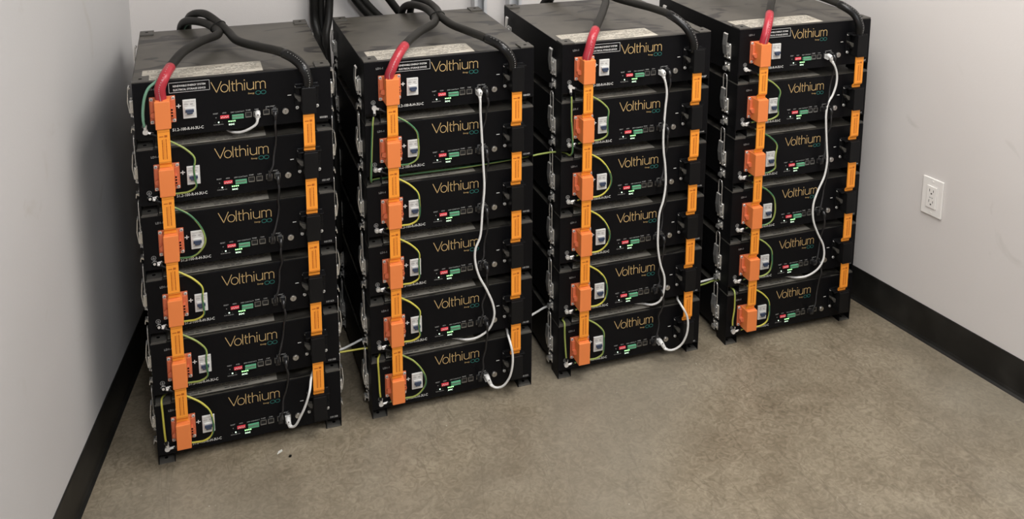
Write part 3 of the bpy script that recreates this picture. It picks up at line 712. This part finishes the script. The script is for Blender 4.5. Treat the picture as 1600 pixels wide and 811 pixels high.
white('short white cable curling from the top module of the stack nearest the left wall', [(0.2684, -0.01, 0.8641), (0.2680, -0.022, 0.8597), (0.2640, -0.023, 0.8454), (0.2487, -0.019, 0.8335), (0.2302, -0.009, 0.8244), (0.215, 0.006, 0.8203), (0.2029, 0.035, 0.8160), (.19, .09, .8157), (.16, .15, .8157)], [0])
WB0 = [(0.3900, 0.06, zg+.002), (0.3780, 0.01, zg+.001), (0.3657, -0.032, 0.1736), (0.3588, -0.055, 0.1562), (0.3482, -0.055, 0.1201), (0.3353, -0.05, 0.0881), (0.3202, -0.040, 0.0566), (0.3098, -0.030, 0.0519), (0.3073, -0.010, 0.0585)]
W1 = [(0.8098, -0.010, 0.8610), (0.8091, -0.023, 0.8524), (0.8106, -0.022, 0.8083), (0.8148, -0.019, 0.7464), (0.8187, -0.0189, 0.6683), (0.8213, -0.0189, 0.6064), (0.816, -0.019, 0.5447), (0.8086, -0.022, 0.4737), (0.7963, -0.0221, 0.4436), (0.7945, -0.0221, 0.4121), (0.8046, -0.023, 0.3667), (0.8257, -0.0239, 0.3228), (0.8434, -0.0238, 0.2764), (0.8463, -0.0238, 0.243), (0.8343, -0.0168, 0.2047), (0.805, -0.009, 0.1819), (0.7765, 0.0008, 0.1752), (0.7559, 0.0207, 0.1715), (.70, .055, .1705), (.60, .090, .171), (.521, .099, .172), (.49, .085, .172), (.455, .068, zg+.002)]
white('white cable hanging down the second stack then crossing to the stack nearest the left wall', W1 + WB0[0:], [0, 1])
WB1 = [(0.905, 0.05, zg+.002), (0.8944, 0.0115, zg+.002), (0.8839, -0.0285, 0.1819), (0.8826, -0.0536, 0.1718), (0.8864, -0.0585, 0.1442), (0.8856, -0.0585, 0.1089), (0.8788, -0.0536, 0.0744), (0.8634, -0.0437, 0.047), (0.8481, -0.0338, 0.0402), (0.8370, -0.0289, 0.0460), (0.8303, -0.0100, 0.0580)]
W2 = [(1.3275, -0.0104, 0.8630), (1.3285, -0.0235, 0.8536), (1.3383, -0.0235, 0.8141), (1.3367, -0.0215, 0.7597), (1.3337, -0.0215, 0.6844), (1.3364, -0.0215, 0.6378), (1.3425, -0.0215, 0.5979), (1.3457, -0.0216, 0.5417), (1.3393, -0.0235, 0.4987), (1.3287, -0.0235, 0.4614), (1.3263, -0.0235, 0.4161), (1.3272, -0.0235, 0.3604), (1.337, -0.0235, 0.3066), (1.3506, -0.0236, 0.2654), (1.3506, -0.0236, 0.2242), (1.3433, -0.0155, 0.1891), (1.3245, -0.0045, 0.1753), (1.3045, 0.0186, 0.1705), (1.20, .06, .1705), (1.10, .085, .171), (1.04, .0891, .172), (1.0, .07, .172), (.963, .054, .171)]
white('white cable hanging down the third stack then crossing to the second stack', W2 + WB1, [0, 1])
WB2 = [(1.435, 0.045, zg+.002), (1.4128, 0.0082, zg+.002), (1.3959, -0.0318, 0.1857), (1.3932, -0.0568, 0.1831), (1.4056, -0.0618, 0.157), (1.4104, -0.0618, 0.1255), (1.4075, -0.0568, 0.0886), (1.3967, -0.0468, 0.0577), (1.3779, -0.0367, 0.0421), (1.3580, -0.0316, 0.0461), (1.3490, -0.0105, 0.0585)]
W3 = [(1.8585, -0.0224, 0.8625), (1.8661, -0.0355, 0.8501), (1.8824, -0.0356, 0.8183), (1.8862, -0.0336, 0.7837), (1.8777, -0.0316, 0.7491), (1.8632, -0.0315, 0.7248), (1.8589, -0.0314, 0.6935), (1.8623, -0.0314, 0.6468), (1.8683, -0.0315, 0.5935), (1.8732, -0.0315, 0.5456), (1.8668, -0.0315, 0.4992), (1.8452, -0.0333, 0.4559), (1.8329, -0.0332, 0.4154), (1.8363, -0.0332, 0.3674), (1.8549, -0.0334, 0.3222), (1.8783, -0.0336, 0.2781), (1.8823, -0.0336, 0.2382), (1.8686, -0.0295, 0.2049), (1.8398, -0.0173, 0.1792), (1.8083, -0.005, 0.1732), (1.7853, 0.0192, 0.1705), (1.70, .06, .1705), (1.60, .075, .171), (1.54, .07, .172), (1.48, .06, .172)]
white('white cable hanging down the stack nearest the right wall then crossing to the third stack', W3 + WB2, [0, 1])

# ================================================================== ground jumpers between stacks
def jumper(label, P, shr0, shr1, lugs, tone=('wire_y', 'wire_yg')):
    e = empty('ground_wire', label, 'wire', P[0], group='ground wires running between stacks')
    o_ = Vector(P[0]); Q = [Vector(p)-o_ for p in P]
    mb = MB(); mb.tube(Q, .0025 if tone[0] != 'wire_pale' else .0034, 8, 0, 5, stripe=(1, 2, .15)); mb.build('insulation', list(tone), e)
    for (on, a, b) in ((shr0, 0, 1), (shr1, -1, -2)):
        if on:
            mb = MB(); mb.tube([Q[a], Q[b]*.85+Q[a]*.15], .0034, 8, 0, 1); mb.build('heat_shrink', 'shrink', e)
    for x, y, z, ang in lugs:
        mb = MB(); mb.cyl((x-o_.x, y-.0062-o_.y, z-o_.z), (x-o_.x, y-.0076-o_.y, z-o_.z), .0062, 16); c, s_ = math.cos(ang), math.sin(ang)
        mb.cyl((x+c*.006-o_.x, y-.0066-o_.y, z+s_*.006-o_.z), (x+c*.017-o_.x, y-.0085-o_.y, z+s_*.017-o_.z), .0036, 10); mb.build('ring_lug', 'screw', e)
zb = FT + .0179; zt = FT + 5*DZ + .0179
jumper('yellow ground wire between the bottom modules of the two leftmost stacks', [(.0224, -.0085, zb+.014), (0.0204, -0.0125, 0.0719), (0.0179, -0.014, 0.1477), (0.0173, -0.012, 0.1751), (.021, .015, .172), (.06, .06, .1705), (.2, .075, .1700), (.38, .066, .1705), (.442, .058, .172), (.48, .058, .171), (.521, .056, .1705), (.548, .045, .1705), (.545, .01, .173), (0.537, -0.0126, 0.176), (0.538, -0.0146, 0.1245), (0.5405, -0.0126, 0.071), (.5435, -.009, zb+.014)], 1, 1, [(.0229, 0, zb, PI/2), (.5439, -.0005, zb, PI/2)])
jumper('yellow-green ground wire between the bottom modules of the two rightmost stacks', [(1.0628, -.0085, zb+.014), (1.0590, -0.0125, 0.0724), (1.0533, -0.014, 0.1375), (1.0527, -0.0122, 0.1759), (1.058, .015, .172), (1.12, .055, .1705), (1.25, .06, .1700), (1.42, .055, .1705), (1.482, .0485, .172), (1.53, .052, .173), (1.569, .062, .1715), (1.60, .05, .1705), (1.592, .01, .173), (1.5849, -.021, .176), (1.5865, -.0232, .127), (1.5835, -.0212, .0721), (1.5912, -.018, zb+.014)], 1, 1, [(1.0631, 0, zb, PI/2), (1.5919, -.0095, zb, PI/2)], ('wire_yg', 'wire_y'))
jumper('green and yellow wire from the top of the third stack across to the second stack', [(.5439, -.0088, zt-.014), (0.5395, -0.0146, 0.8252), (0.5349, -0.0146, 0.7665), (0.5318, -0.0147, 0.7006), (0.5317, -0.0097, 0.6602), (0.54, .0144, .6535), (.62, .02, .6530), (.8, .02, .6530), (.93, .03, .6535), (.963, .03, .655), (1.0, .035, .6555), (1.040, .039, .654), (1.062, .025, .6545), (1.066, 0.000, .6560), (1.0680, -0.0123, .668), (1.0673, -0.0143, 0.7101), (1.0638, -0.0143, 0.7549), (1.0625, -0.0143, 0.822), (1.0631, -.0088, zt-.014)], 1, 1, [(.5439, -.0005, zt, -PI/2), (1.0631, 0, zt, -PI/2)], ('wire_yg', 'wire_g'))
jumper('pale green ground wire rising behind the red sleeve atop the leftmost stack', [(0.0222, -0.0085, zt+.014), (0.0204, -0.0125, 0.8801), (0.0215, -0.014, 0.9048), (0.0268, -0.016, 0.9328), (0.0359, -0.014, 0.9522), (0.0520, -0.008, 0.9640), (0.074, 0.040, 0.9745), (.110, .113, .9885), (.157, .213, .9870), (.199, .296, .9825), (.174, .374, .990), (.143, .434, .987), (.118, .503, .968), (.108, .548, .93), (.09, .57, .85), (.09, .585, .6)], 1, 0, [(.0229, 0, zt, PI/2)], ('wire_pale', 'wire_pale'))
# lone lug on the rightmost top module
# ================================================================== back wall strut channels
for x, lab in ((.982, 'left galvanised strut channel on the back wall above the second stack'), (1.099, 'right galvanised strut channel on the back wall beside the third stack')):
    e = empty('strut_channel', lab, 'strut', (x, CW, .55), group='strut channels on the back wall')
    t, w_, d_, h_ = .0025, .041, .041, 1.7
    mb = MB(); mb.box((0, -.0025, 0), (w_, 0, h_)); mb.box((0, -d_, 0), (t, -.0025, h_)); mb.box((w_-t, -d_, 0), (w_, -.0025, h_))
    mb.box((t, -d_, 0), (.0095, -d_+t, h_)); mb.box((w_-.0095, -d_, 0), (w_-t, -d_+t, h_)); mb.box((.0075, -d_+t, 0), (.0095, -d_+.010, h_)); mb.box((w_-.0095, -d_+t, 0), (w_-.0075, -d_+.010, h_))
    mb.build('channel', 'galv', e)
    mb = MB()
    for k in range(14): mb.box((.0135, -.0030, .05+k*.12), (.0275, -.0025, .09+k*.12))
    mb.build('channel_slots', 'void', e)

# ================================================================== wall outlet
yo, zo = -0.1345, 0.3946
ya = 0.14898688
d = Vector((-math.sin(ya), math.cos(ya), 0)); c0 = Vector((2.1225, 0, 0)) + d*(yo-.035)
e = empty('wall_outlet', 'white duplex receptacle with cover plate on the right wall', 'outlet', (c0.x, c0.y, zo+.057), ya - PI/2)
# local frame: +x towards the viewer side along the wall, -y into the room
mb = MB(); mb.box((-.035, -.0055, -.057), (.035, 0, .057), 0, .002); mb.build('cover_plate', 'outlet', e)
mb = MB(); mb.box((-.0168, -.0085, -.0335), (.0168, -.0045, .0335), 0, .001); rc = mb.build('receptacle', 'outlet', e)
mb = MB()
for z in (.0185, -.0145):
    mb.box((-.0075, -.0088, z-.002), (-.0058, -.0084, z+.006)); mb.box((.0055, -.0088, z-.002), (.0072, -.0084, z+.005)); mb.cyl((0, -.0088, z-.0072), (0, -.0084, z-.0072), .0025, 12)
mb.build('socket_slots', 'outlet_slot', rc)
mb = MB(); mb.box((-.006, -.0086, -.0025), (-.001, -.0084, .0005)); mb.box((.001, -.0086, -.0025), (.006, -.0084, .0005)); 
for a, b in (((-.0172, -.034), (.0172, -.0335)), ((-.0172, .0335), (.0172, .034)), ((-.0172, -.034), (-.0167, .034)), ((.0167, -.034), (.0172, .034))): mb.box((a[0], -.0057, a[1]), (b[0], -.0050, b[1]))
mb.build('gap_line', 'grey_print', rc)
mb = MB(); mb.cyl((0, -.0055, .0475), (0, -.0066, .0475), .0028, 12); mb.cyl((0, -.0055, -.0475), (0, -.0066, -.0475), .0028, 12); mb.build('plate_screws', 'outlet', e)
# small scraps on the floor
mb = MB(); mb.prism([(0, 0), (.013, .008), (.012, .013), (.003, .008)], 'z', 0, .0025); tag(mb.build('paper_scrap', 'debris', None, (.275, -.055, .0)), 'tiny white scrap on the floor before the leftmost stack', 'scrap')
mb = MB(); mb.prism([(0, 0), (.006, -.001), (.008, .004), (.003, .006)], 'z', 0, .003); tag(mb.build('pebble', 'cable', None, (.300, -.075, 0)), 'tiny dark pebble on the floor before the leftmost stack', 'pebble')
